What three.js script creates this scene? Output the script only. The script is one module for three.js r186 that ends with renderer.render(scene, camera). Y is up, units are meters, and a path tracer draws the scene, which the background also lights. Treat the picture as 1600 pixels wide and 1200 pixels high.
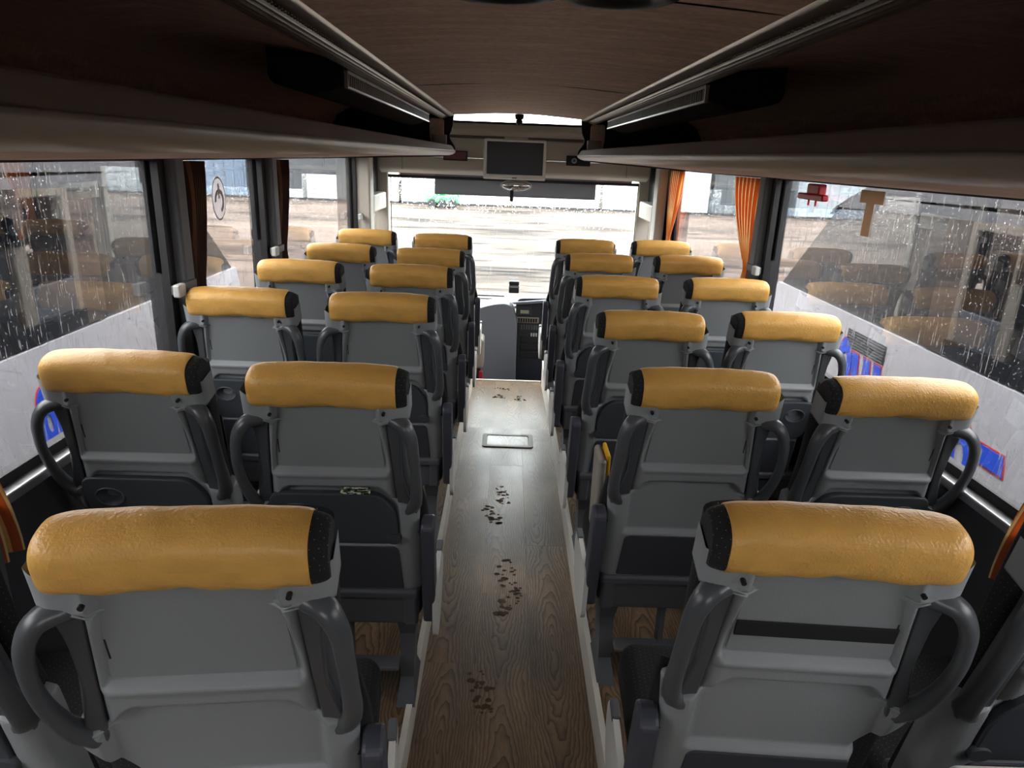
import * as THREE from 'three';
import { RoundedBoxGeometry } from 'three/addons/geometries/RoundedBoxGeometry.js';
import { mergeGeometries } from 'three/addons/utils/BufferGeometryUtils.js';
import { FontLoader } from 'three/addons/loaders/FontLoader.js';
import { TextGeometry } from 'three/addons/geometries/TextGeometry.js';

// ---------------------------------------------------------------- camera, sky, exposure
const scene = new THREE.Scene();
const camera = new THREE.PerspectiveCamera(2 * Math.atan(600 / 1100) * 180 / Math.PI, 4 / 3, 0.05, 400);
camera.position.set(-0.041, 1.70, 0);
camera.rotation.order = 'YXZ';
camera.rotation.set(-0.3132, -0.0148, 0.0391);
const renderer = new THREE.WebGLRenderer({ antialias: true });
renderer.toneMapping = THREE.LinearToneMapping;
renderer.toneMappingExposure = 17.5;
renderer.shadowMap.enabled = true;

let seed = 7;
const rnd = () => { seed = (seed * 1664525 + 1013904223) >>> 0; return seed / 4294967296; };
// tileable value noise
function noiseGrid(n) { const g = new Float32Array(n * n); for (let i = 0; i < n * n; i++) g[i] = rnd(); return g; }
const NG = 64, G0 = noiseGrid(NG);
function vn(x, y, px, py) {          // period px,py (integers, <=64)
  const xi = Math.floor(x), yi = Math.floor(y), fx = x - xi, fy = y - yi;
  const m = (a, b) => ((a % b) + b) % b;
  const a = m(xi, px), b = m(xi + 1, px), c = m(yi, py), d = m(yi + 1, py);
  const sx = fx * fx * (3 - 2 * fx), sy = fy * fy * (3 - 2 * fy);
  const g = (i, j) => G0[(j % NG) * NG + (i % NG)];
  return (g(a, c) * (1 - sx) + g(b, c) * sx) * (1 - sy) + (g(a, d) * (1 - sx) + g(b, d) * sx) * sy;
}
function fbm(u, v, fx, fy, oct) { let s = 0, a = 0.5, t = 0; for (let o = 0; o < oct; o++) { s += a * vn(u * fx + o * 7, v * fy + o * 3, fx, fy); t += a; a *= 0.5; fx *= 2; fy *= 2; } return s / t; }
function tex(w, h, fn, srgb = true, rx = 1, ry = 1) {
  const d = new Uint8Array(w * h * 4);
  for (let y = 0; y < h; y++) for (let x = 0; x < w; x++) {
    const c = fn(x / w, y / h), i = (y * w + x) * 4;
    d[i] = Math.max(0, Math.min(255, c[0])); d[i + 1] = Math.max(0, Math.min(255, c[1])); d[i + 2] = Math.max(0, Math.min(255, c[2])); d[i + 3] = 255;
  }
  const t = new THREE.DataTexture(d, w, h, THREE.RGBAFormat);
  t.magFilter = THREE.LinearFilter; t.minFilter = THREE.LinearMipmapLinearFilter; t.wrapS = t.wrapT = THREE.RepeatWrapping;
  if (srgb) t.colorSpace = THREE.SRGBColorSpace;
  t.repeat.set(rx, ry); t.needsUpdate = true;
  return t;
}
const grey = (v) => [v, v, v];
const skyTex = (() => {
  const w = 256, h = 128, d = new Float32Array(w * h * 4);
  for (let y = 0; y < h; y++) for (let x = 0; x < w; x++) {
    const up = Math.max(0, (y / h - 0.5) * 2), n = fbm(x / w, y / h, 8, 8, 4);
    const L = (0.75 + 0.35 * up) * (0.9 + 0.2 * n), i = (y * w + x) * 4;
    d[i] = L * 1.0; d[i + 1] = L; d[i + 2] = L * 1.0; d[i + 3] = 1;
  }
  const t = new THREE.DataTexture(d, w, h, THREE.RGBAFormat, THREE.FloatType);
  t.mapping = THREE.EquirectangularReflectionMapping; t.magFilter = THREE.LinearFilter; t.minFilter = THREE.LinearFilter; t.needsUpdate = true;
  return t;
})();
scene.background = skyTex;
scene.backgroundIntensity = 2.2;

// ---------------------------------------------------------------- materials
const plasticBump = tex(256, 256, (u, v) => grey(255 * fbm(u, v, 32, 32, 2)), false, 12, 12);
const leatherBump = tex(512, 512, (u, v) => {
  let n = Math.abs(fbm(u, v, 16, 16, 3) - 0.5) * 2; const m = Math.abs(fbm(u + 0.37, v, 6, 10, 3) - 0.5) * 2;
  return grey(255 * Math.min(1, 0.35 + n * 0.9) * Math.min(1, 0.75 + m));
}, false, 9, 9);
const leatherMap = tex(256, 256, (u, v) => { const n = fbm(u, v, 4, 4, 5), k = 0.93 + 0.14 * n; return [212 * k, 163 * k, 86 * k]; }, true, 5, 5);
const fabricMap = tex(256, 256, (u, v) => {
  const n = fbm(u, v, 64, 64, 1) * 14; let c = [17 + n, 17 + n, 19 + n];
  const a = u * 5, b = v * 5 + (Math.floor(a) % 2) * 0.5; const dx = a - Math.floor(a) - 0.5, dy = b - Math.floor(b) - 0.5;
  if (dx * dx + dy * dy < 0.005) c = [105, 105, 105];
  return c;
}, true, 16, 16);
const woodMap = tex(1024, 2048, (u, v) => {
  const k = Math.floor(u * 4), x = u * 4 - k, cx = [0.3, 0.62, 0.45, 0.8][k], cy = [0.3, 0.7, 0.5, 0.1][k];
  let dy = v - cy; dy -= Math.round(dy);
  const w1 = fbm(x + k * 0.3, v, 3, 8, 4) - 0.5, w2 = fbm(x, v, 8, 32, 3) - 0.5;
  const f = 17 * Math.sqrt((x - cx) * (x - cx) * 1.6 + dy * dy * 1.1 * (0.5 + 0.5 * k / 3)) + 3.2 * w1 + 0.7 * w2;
  const s = f - Math.floor(f), line = Math.pow(s, 3);
  const pores = vn(u * 256, v * 64, 64, 64) * 0.6 + vn(u * 64, v * 32, 64, 32) * 0.4;
  const b = 0.86 + 0.3 * w1 + 0.2 * (pores - 0.5) - 0.5 * line * (0.6 + 0.6 * pores) + 0.05 * (k % 2);
  return [152 * b, 125 * b, 97 * b];
}, true);
const woodRough = tex(512, 512, (u, v) => grey(255 * (0.30 + 0.2 * fbm(u, v, 5, 5, 5))), false, 1, 1);
const feltMap = tex(512, 512, (u, v) => { const n = fbm(u, v, 4, 32, 4), m = vn(u * 64, v * 64, 64, 64), k = 0.85 + 0.22 * n + 0.1 * (m - 0.5); return [232 * k, 204 * k, 187 * k]; }, true, 1.6, 1.6);
const dirtMap = tex(1024, 1024, (u, v) => {
  const a = fbm(u, v, 3, 9, 6), b = fbm(u + 0.4, v, 10, 40, 4), c = fbm(u, v + 0.2, 2, 2, 4), e = fbm(u + 0.1, v + 0.6, 8, 8, 6);
  let k = 0.86 + 0.5 * (c - 0.5) + 0.28 * (e - 0.5);
  k -= 2.2 * Math.max(0, b - 0.54) * (a > 0.48 ? 1 : 0.4) + 1.6 * Math.max(0, a - 0.56);
  return [89 * k, 78 * k, 71 * k];
}, true, 1, 1);
const curtainMap = tex(512, 8, (u) => {
  const s = (u * 6) % 1, q = u * 97 % 1 * 10;
  const c = s < 0.34 ? [226, 122, 32] : s < 0.44 ? [246, 196, 110] : s < 0.62 ? [196, 92, 34] : s < 0.7 ? [240, 214, 150] : s < 0.9 ? [238, 146, 40] : [172, 92, 52];
  return c.map((t) => t + q - 5);
}, true, 1, 1);
const brownCurtainMap = tex(512, 8, (u) => { const s = (u * 6) % 1; return s < 0.5 ? [92, 66, 52] : s < 0.6 ? [140, 104, 80] : [74, 54, 46]; }, true);

const S = (o) => new THREE.MeshStandardMaterial(o), P = (o) => new THREE.MeshPhysicalMaterial(o);
const M = {
  leather: P({ map: leatherMap, roughness: 0.37, bumpMap: leatherBump, bumpScale: 0.0008, specularIntensity: 0.8 }),
  fabric: S({ map: fabricMap, roughness: 0.95 }),
  shell: S({ color: 0x878b8e, roughness: 0.48, bumpMap: plasticBump, bumpScale: 0.0002 }),
  tray: S({ color: 0x818588, roughness: 0.52, bumpMap: plasticBump, bumpScale: 0.0002 }),
  handle: S({ color: 0x4a4d51, roughness: 0.33 }),
  pocket: S({ color: 0x3d4248, roughness: 0.55, bumpMap: plasticBump, bumpScale: 0.0002 }),
  navy: S({ color: 0x33363f, roughness: 0.8, bumpMap: plasticBump, bumpScale: 0.0003 }),
  bar: S({ color: 0x4e5157, roughness: 0.5 }),
  arm: S({ color: 0x3c3f4a, roughness: 0.5 }),
  white: S({ color: 0xc2c2be, roughness: 0.45 }),
  cream: S({ color: 0xe2ded4, roughness: 0.45 }),
  black: S({ color: 0x121214, roughness: 0.55 }),
  rubber: S({ color: 0x1d1e21, roughness: 0.7 }),
  belt: S({ color: 0x141418, roughness: 0.85 }),
  wood: S({ map: woodMap, roughnessMap: woodRough, roughness: 1 }),
  water: P({ color: 0x4d3f31, roughness: 0.06, clearcoat: 1, clearcoatRoughness: 0.03 }),
  felt: S({ map: feltMap, roughness: 0.95 }),
  alu: S({ color: 0xb5b1aa, roughness: 0.32, metalness: 0.85 }),
  sill: S({ color: 0xc4c6c8, roughness: 0.3, metalness: 0.8 }),
  beige: S({ color: 0xb9b1a4, roughness: 0.5 }),
  greige: S({ color: 0x8d867d, roughness: 0.55 }),
  rackNose: S({ color: 0xa39a8e, roughness: 0.36 }),
  lip: S({ color: 0x84756d, roughness: 0.6 }),
  wall: S({ color: 0x3b3d42, roughness: 0.8 }),
  pillar: S({ color: 0x55575b, roughness: 0.6 }),
  roof: S({ color: 0xb9b6b0, roughness: 0.7 }),
  screen: S({ color: 0x14171f, roughness: 0.25 }),
  glass: P({ color: 0xbababa, transmission: 1, thickness: 0, roughness: 0, ior: 1.65 }),
  clear: P({ color: 0xd3d7d7, transmission: 1, thickness: 0, roughness: 0, ior: 1.5 }),
  drop: P({ color: 0xffffff, transmission: 1, thickness: 0.004, roughness: 0, ior: 1.33 }),
  red: S({ color: 0xb5172a, roughness: 0.4 }),
  curtain: P({ map: curtainMap, roughness: 1, transmission: 0.45, thickness: 0 }),
  brownCurtain: S({ map: brownCurtainMap, roughness: 0.95 }),
  dash: S({ color: 0x787d86, roughness: 0.6 }),
  dashDark: S({ color: 0x2a2d36, roughness: 0.5 }),
  mirror: S({ color: 0xdddddd, roughness: 0.05, metalness: 1 }),
  blind: P({ color: 0x8e8e92, roughness: 1, transmission: 0.35, thickness: 0 }),
  busWhite: P({ color: 0xa6a7ad, roughness: 0.35, clearcoat: 0.6, clearcoatRoughness: 0.1 }),
  busRoof: S({ color: 0x3a3c41, roughness: 0.6 }),
  busGlass: P({ color: 0x0c0e12, roughness: 0.05, clearcoat: 1 }),
  busBlue: S({ color: 0x1647c4, roughness: 0.4 }),
  busRed: S({ color: 0xa5323c, roughness: 0.4 }),
  ground: P({ map: dirtMap, roughness: 0.9, specularIntensity: 0.2 }),
};

// ---------------------------------------------------------------- helpers
const taken = {};
function numbered(name) { const k = taken[name] = (taken[name] ?? -1) + 1; return k ? `${name}_${String(k).padStart(3, '0')}` : name; }
function shade(m) { m.castShadow = m.receiveShadow = true; return m; }
function part(name, geo, mat, parent) { const m = shade(new THREE.Mesh(Array.isArray(geo) ? join(geo) : geo, mat)); m.name = name; parent.add(m); return m; }
function thing(name, label, category, pos = [0, 0, 0], group) {
  const g = new THREE.Group(); g.name = numbered(name); g.position.set(...pos); g.userData = { label, category }; if (group) g.userData.group = group; scene.add(g); return g;
}
function solo(name, geo, mat, label, category, group) { const m = part(numbered(name), geo, mat, scene); m.userData = { label, category }; if (group) m.userData.group = group; return m; }
function struct(name, geo, mat, label, category = 'structure') { const m = part(name, geo, mat, scene); m.userData = { kind: 'structure', label, category }; return m; }
function structGroup(name, label, category) { const g = new THREE.Group(); g.name = name; g.userData = { kind: 'structure', label, category }; scene.add(g); return g; }
function join(list) { return mergeGeometries(list.map((g) => { g = g.index ? g.toNonIndexed() : g; for (const k of Object.keys(g.attributes)) if (!['position', 'normal', 'uv'].includes(k)) g.deleteAttribute(k); return g; })); }
function box(x0, x1, y0, y1, z0, z1) {      // plain box with uv in metres
  const g = new THREE.BoxGeometry(Math.abs(x1 - x0), Math.abs(y1 - y0), Math.abs(z1 - z0)); g.translate((x0 + x1) / 2, (y0 + y1) / 2, (z0 + z1) / 2); return metres(g);
}
function metres(g) {
  const p = g.attributes.position, n = g.attributes.normal, uv = new Float32Array(p.count * 2);
  for (let i = 0; i < p.count; i++) {
    const ax = Math.abs(n.getX(i)), ay = Math.abs(n.getY(i)), az = Math.abs(n.getZ(i));
    if (ay >= ax && ay >= az) { uv[2 * i] = p.getX(i); uv[2 * i + 1] = p.getZ(i); } else if (ax >= az) { uv[2 * i] = p.getZ(i); uv[2 * i + 1] = p.getY(i); } else { uv[2 * i] = p.getX(i); uv[2 * i + 1] = p.getY(i); }
  }
  g.setAttribute('uv', new THREE.BufferAttribute(uv, 2)); return g;
}
function rbox(x0, x1, y0, y1, z0, z1, r = 0.01, seg = 3) {
  const w = Math.abs(x1 - x0), h = Math.abs(y1 - y0), d = Math.abs(z1 - z0);
  const g = new RoundedBoxGeometry(w, h, d, seg, Math.min(r, w / 2.01, h / 2.01, d / 2.01)); g.translate((x0 + x1) / 2, (y0 + y1) / 2, (z0 + z1) / 2); return metres(g);
}
function loft(rings, caps = true, closed = true) {
  const n = rings[0].length, pos = [], uv = [], idx = [];
  let vLen = 0;
  rings.forEach((r, i) => {
    if (i) vLen += Math.hypot(...r[0].map((c, k) => c - rings[i - 1][0][k]));
    let uLen = 0;
    for (let j = 0; j <= (closed ? n : n - 1); j++) { const p = r[j % n]; if (j) uLen += Math.hypot(...p.map((c, k) => c - r[j - 1][k])); pos.push(...p); uv.push(uLen, vLen); }
  });
  const m = closed ? n + 1 : n;
  for (let i = 0; i + 1 < rings.length; i++) for (let j = 0; j + 1 < m; j++) { const a = i * m + j, b = a + 1, c = a + m, d = c + 1; idx.push(a, c, b, b, c, d); }
  if (caps && closed) for (const [i, flip] of [[0, 0], [rings.length - 1, 1]]) {
    const r = rings[i], c = [0, 1, 2].map((k) => r.reduce((s, p) => s + p[k], 0) / n), base = pos.length / 3;
    pos.push(...c); uv.push(0, 0); for (const p of r) { pos.push(...p); uv.push(p[0], p[1]); }
    for (let j = 0; j < n; j++) { const a = base + 1 + j, b = base + 1 + (j + 1) % n; flip ? idx.push(base, b, a) : idx.push(base, a, b); }
  }
  const g = new THREE.BufferGeometry();
  g.setAttribute('position', new THREE.Float32BufferAttribute(pos, 3)); g.setAttribute('uv', new THREE.Float32BufferAttribute(uv, 2)); g.setIndex(idx); g.computeVertexNormals();
  if (closed) { const nn = g.attributes.normal; for (let i = 0; i < rings.length; i++) { const a = i * m, b = a + n; const v = new THREE.Vector3(nn.getX(a) + nn.getX(b), nn.getY(a) + nn.getY(b), nn.getZ(a) + nn.getZ(b)).normalize(); nn.setXYZ(a, v.x, v.y, v.z); nn.setXYZ(b, v.x, v.y, v.z); } }
  return g;
}
function mirror(g) { g = g.clone(); g.scale(-1, 1, 1); if (!g.index) g.setIndex([...Array(g.attributes.position.count).keys()]); const a = g.index.array; for (let i = 0; i < a.length; i += 3) { const t = a[i]; a[i] = a[i + 1]; a[i + 1] = t; } return g; }
const sp = (x, e) => Math.sign(x) * Math.pow(Math.abs(x), e);
const sm = (x, a, b) => { const t = Math.max(0, Math.min(1, (x - a) / (b - a))); return t * t * (3 - 2 * t); };
function sweep(pts, rad, seg = 40, rs = 10, flat = 1) {   // tapered tube through pts; rad(t) radius
  const c = new THREE.CatmullRomCurve3(pts.map((p) => new THREE.Vector3(...p))), f = c.computeFrenetFrames(seg), rings = [];
  for (let i = 0; i <= seg; i++) { const p = c.getPointAt(i / seg), r = rad(i / seg), ring = []; for (let j = 0; j < rs; j++) { const a = j / rs * 2 * Math.PI, q = p.clone().addScaledVector(f.normals[i], Math.cos(a) * r).addScaledVector(f.binormals[i], Math.sin(a) * r * flat); ring.push([q.x, q.y, q.z]); } rings.push(ring); }
  return loft(rings);
}
function plate(pts, depth, bevel = 0.002, holes = []) {   // rounded outline [x,y,r] extruded along +z from z=0
  const s = outline(pts); holes.forEach((h) => s.holes.push(h));
  const g = new THREE.ExtrudeGeometry(s, { depth: Math.max(0.0002, depth - bevel), bevelEnabled: bevel > 0, bevelThickness: bevel, bevelSize: bevel, bevelOffset: -bevel, bevelSegments: 2, curveSegments: 6 });
  return g;
}
function outline(pts) {
  const s = new THREE.Shape(), n = pts.length;
  for (let i = 0; i < n; i++) {
    const [x, y, r = 0] = pts[i], a = pts[(i + n - 1) % n], b = pts[(i + 1) % n];
    const la = Math.hypot(a[0] - x, a[1] - y), lb = Math.hypot(b[0] - x, b[1] - y), ra = Math.min(r, la / 2) / la, rb = Math.min(r, lb / 2) / lb;
    const p = [x + (a[0] - x) * ra, y + (a[1] - y) * ra], q = [x + (b[0] - x) * rb, y + (b[1] - y) * rb];
    i ? s.lineTo(...p) : s.moveTo(...p); if (r) s.quadraticCurveTo(x, y, ...q);
  }
  s.closePath(); return s;
}
function extrudeX(pts, x0, x1) { // outline in (z,y) extruded along x
  const g = new THREE.ExtrudeGeometry(outline(pts), { depth: x1 - x0, bevelEnabled: false, curveSegments: 6 });
  g.rotateY(-Math.PI / 2); g.translate(x1, 0, 0);   // shape x -> z, extrusion -> -x
  return g;
}
function extrudeZ(pts, z0, z1) { const g = new THREE.ExtrudeGeometry(outline(pts), { depth: Math.abs(z1 - z0), bevelEnabled: false, curveSegments: 8 }); g.translate(0, 0, Math.min(z0, z1)); return metres(g); }

// ---------------------------------------------------------------- the coach shell
const ZR = 1.7, ZC = -4.7, ZF = -6.5, POD = 0.12, A = 0.279;
// floor: vinyl planks down the aisle
const floor = structGroup('floor', 'brown wood-grain plank floor of the aisle', 'floor');
part('underlay', box(-A, A, -0.06, -0.004, ZR, -4.3), M.rubber, floor);
{
  const w = 2 * A / 3;
  for (let c = 0; c < 3; c++) {
    let z = ZR - [0, 0.42, 0.8][c], z1 = ZR, k = c;
    while (z1 > -4.3) {
      const zz = Math.max(z, -4.3), L = z1 - zz;
      const g = box(-A + c * w + 0.0004, -A + (c + 1) * w - 0.0004, -0.004, 0, z1 - 0.0004, zz + 0.0004), uv = g.attributes.uv, p = g.attributes.position;
      const q = (k * 7 + c) % 4;
      for (let i = 0; i < uv.count; i++) uv.setXY(i, (q + 0.02 + 0.96 * (p.getX(i) + A - c * w) / w) / 4, (p.getZ(i) - z1) / 1.25 + k * 0.37);
      part('plank', g, M.wood, floor);
      z1 = zz; z = zz - 1.25; k += 2;
    }
    const g = new THREE.BufferGeometry(), x0 = -A + c * w + 0.0004, x1 = x0 + w - 0.0008;       // sloping stretch
    const v = [x0, 0, -4.3, x1, 0, -4.3, x1, -0.09, -5.6, x0, -0.09, -5.6, x0, -0.03, -4.3, x1, -0.03, -4.3, x1, -0.12, -5.6, x0, -0.12, -5.6];
    g.setAttribute('position', new THREE.Float32BufferAttribute(v, 3)); g.setAttribute('uv', new THREE.Float32BufferAttribute([0, 0, 0.23, 0, 0.23, 1, 0, 1, 0, 0, 0.23, 0, 0.23, 1, 0, 1].map((t, i) => i % 2 ? t : t + c * 0.25), 2));
    g.setIndex([0, 1, 2, 0, 2, 3, 4, 6, 5, 4, 7, 6, 2, 6, 7, 2, 7, 3]); g.computeVertexNormals();
    part('plank', g.toNonIndexed(), M.wood, floor).geometry.computeVertexNormals();
  }
}
for (const s of [-1, 1]) {
  const nm = s < 0 ? 'left' : 'right';
  struct(`trim_${s < 0 ? 1 : 2}`, [box(s * A, s * (A + 0.008), -0.13, POD + 0.004, ZR, -5.5), box(s * (A - 0.002), s * (A + 0.016), POD, POD + 0.006, ZR, -5.5)], M.cream, s < 0 ? 'white riser trim along the aisle beside the brown curtains' : 'white riser trim along the aisle on the red hammer side', 'trim');
  const g = box(s * (A + 0.008), s * 1.238, -0.15, POD, ZR, -5.5), uv = g.attributes.uv; for (let i = 0; i < uv.count; i++) uv.setXY(i, uv.getX(i) * 1.25, uv.getY(i) * 0.8);
  struct(`floor_podium_${nm}`, g, M.wood, s < 0 ? 'raised wood-grain platform under the seats beside brown curtains' : 'raised wood-grain platform under the seats on red hammer side', 'floor');
  // lower wall with ledge and bright sill
  struct(`wall_${nm}`, [box(s * 1.238, s * 1.30, -0.2, 0.855, ZR, -5.5)], M.wall, s < 0 ? 'dark lower side wall below the windows beside brown curtains' : 'dark lower side wall below the windows on red hammer side', 'wall');
  struct(`trim_${s < 0 ? 3 : 4}`, [rbox(s * 1.215, s * 1.275, 0.855, 0.882, ZR, -5.45, 0.006)], M.sill, s < 0 ? 'bright metal window sill beside the brown curtains' : 'bright metal window sill on the red hammer side', 'trim');
  struct(`trim_${s < 0 ? 5 : 6}`, [box(s * 1.25, s * 1.28, 0.882, 0.91, ZR, -5.45), box(s * 1.235, s * 1.30, 1.64, 2.05, ZR, -5.9)], M.rubber, s < 0 ? 'black window surround beside the brown curtains' : 'black window surround on the red hammer side', 'trim');
}
struct('trim_7', box(-A, A, -0.115, -0.083, -5.595, -5.62), M.cream, 'white nosing at the front end of the aisle floor', 'trim');
struct('floor_front', box(-1.22, 1.22, -0.75, -0.7, -5.5, ZF), M.rubber, 'dark sunken floor before the dashboard', 'floor');
struct('wall_step', box(-1.22, 1.22, -0.75, -0.125, -5.62, -5.58), M.wall, 'dark riser of the step down to the dashboard', 'wall');
struct('roof', [box(-1.30, 1.30, 2.05, 2.11, ZR, ZF - 0.1)], M.roof, 'outer roof skin of the coach', 'roof');
struct('wall_rear', [box(-1.30, 1.30, -0.2, 1.2, ZR, ZR + 0.06), box(-1.30, 1.30, 1.65, 2.11, ZR, ZR + 0.06), box(-1.30, -0.7, 1.2, 1.65, ZR, ZR + 0.06), box(0.7, 1.30, 1.2, 1.65, ZR, ZR + 0.06)], M.greige, 'rear wall of the coach around its back window', 'wall');
struct('window_1', box(-0.7, 0.7, 1.2, 1.65, ZR + 0.028, ZR + 0.032), M.glass, 'tinted back window of the coach', 'window');

// side windows and pillars; [z rear, z front]
const leftPillars = [[ZR - 0.01, 0.1], [-1.2, -1.5], [-2.48, -2.66], [-3.52, -3.70], [-5.66, -5.74]];
const rightPillars = [[ZR - 0.01, 0.1], [-1.2, -1.5], [-3.46, -3.65], [-5.62, -5.72]];
let wn = 2, tn = 10;
const winWord = ['rearmost', 'hindmost-but-one', 'third', 'fourth', 'fifth', 'sixth'];
for (const [s, list] of [[-1, leftPillars], [1, rightPillars]]) {
  let z = ZR;
  const side = s < 0 ? 'beside brown curtains' : 'on red hammer side';
  list.forEach(([a, b], i) => {
    if (z - a > 0.2) struct(`window_${wn++}`, plate([[0, 0.9], [0, 1.66], [z - a + 0.02, 1.66], [z - a + 0.02, 0.9]], 0.004, 0).rotateY(Math.PI / 2).translate(s * 1.255, 0, z + 0.01), M.glass, `tinted rain-streaked side window, ${winWord[i]} from the back, ${side}`, 'window');
    const p = structGroup(`trim_${tn++}`, `charcoal window pillar, ${winWord[i]} from the back, ${side}`, 'pillar');
    part('panel', rbox(s * 1.19, s * 1.25, 0.5, 1.665, a - 0.05, b + 0.05, 0.012), M.pillar, p);
    part('gasket', box(s * 1.225, s * 1.27, 0.86, 1.66, a, a - 0.05), M.black, p);
    part('gasket', box(s * 1.225, s * 1.27, 0.86, 1.66, b, b + 0.05), M.black, p);
    part('outer_post', box(s * 1.25, s * 1.30, 0.86, 1.66, a, b), M.rubber, p);
    z = b;
  });
}
// drop-shaped rain on the outside of the panes: countless
{
  const dg = new THREE.SphereGeometry(1, 8, 5, 0, Math.PI * 2, 0, Math.PI / 2); dg.rotateZ(-Math.PI / 2);
  function rain(name, label, count, place) {
    const im = new THREE.InstancedMesh(dg, M.drop, count), m = new THREE.Matrix4();
    for (let i = 0; i < count; i++) { const [p, q, sc] = place(i); m.compose(p, q, sc); im.setMatrixAt(i, m); }
    im.name = name; im.userData = { kind: 'stuff', label, category: 'raindrops' }; scene.add(im);
  }
  for (const s of [-1, 1]) {
    const q = new THREE.Quaternion().setFromAxisAngle(new THREE.Vector3(0, 1, 0), s > 0 ? 0 : Math.PI);
    rain(numbered('raindrops'), s < 0 ? 'rain drops and runs on panes beside brown curtains' : 'rain drops and runs on panes on red hammer side', 6500, () => {
      const k = rnd(), run = rnd() < 0.22, r = run ? 0.0005 + 0.0006 * rnd() : 0.0007 + 0.0014 * k * k * k;
      const z = -1.3 - 4.0 * Math.pow(rnd(), 1.3), y = 0.92 + 0.72 * rnd();
      return [new THREE.Vector3(s * 1.2595, y, z), q, new THREE.Vector3(0.0012, run ? 0.01 + 0.05 * rnd() * rnd() : r * (1 + 0.6 * rnd()), r)];
    });
  }
  const qf = new THREE.Quaternion().setFromAxisAngle(new THREE.Vector3(0, 1, 0), Math.PI / 2);
  rain(numbered('raindrops'), 'rain drops on the large front windshield', 3000, () => {
    const x = -1.1 + 2.2 * rnd(), y = 1.05 + 0.5 * Math.sqrt(rnd()), r = 0.003 + 0.005 * rnd() * rnd();
    return [new THREE.Vector3(x, y, ZF - 0.008), qf, new THREE.Vector3(0.002, r * 1.1, r)];
  });
}

// ceiling: felt panels with seams
const ceil = structGroup('ceiling', 'brown felt-covered ceiling between the luggage racks', 'ceiling');
for (const [a, b] of [[ZR, -1.26], [-1.264, -2.78], [-2.783, ZC]]) {
  const n = 10, rings = [];
  for (const z of [a, b]) { const r = []; for (let i = 0; i <= n; i++) { const x = -0.41 + 0.82 * i / n; r.push([x, 1.93 + 0.02 * (1 - (x / 0.41) ** 2), z]); } for (let i = n; i >= 0; i--) { const x = -0.41 + 0.82 * i / n; r.push([x, 1.96 + 0.02 * (1 - (x / 0.41) ** 2), z]); } rings.push(r); }
  const g = loft(rings).toNonIndexed(); g.computeVertexNormals(); part('panel', metres(g), M.felt, ceil);
}
{ // roof hatch console at the top of the view
  const h = thing('ceiling_console', 'grey ceiling console with dark oval outlets above the aisle', 'console', [0, 1.936, -0.81]);
  part('body', plate([[-0.28, -0.33, 0.03], [0.28, -0.33, 0.03], [0.24, 0.4, 0.03], [-0.24, 0.4, 0.03]], 0.012, 0.004).rotateX(Math.PI / 2), M.greige, h);
  for (const x of [-0.06, 0.1]) part('outlet', new THREE.TorusGeometry(0.055, 0.02, 10, 28).scale(1.2, 1, 0.6).rotateX(Math.PI / 2).translate(x, -0.016, -0.28), M.black, h);
}
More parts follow.
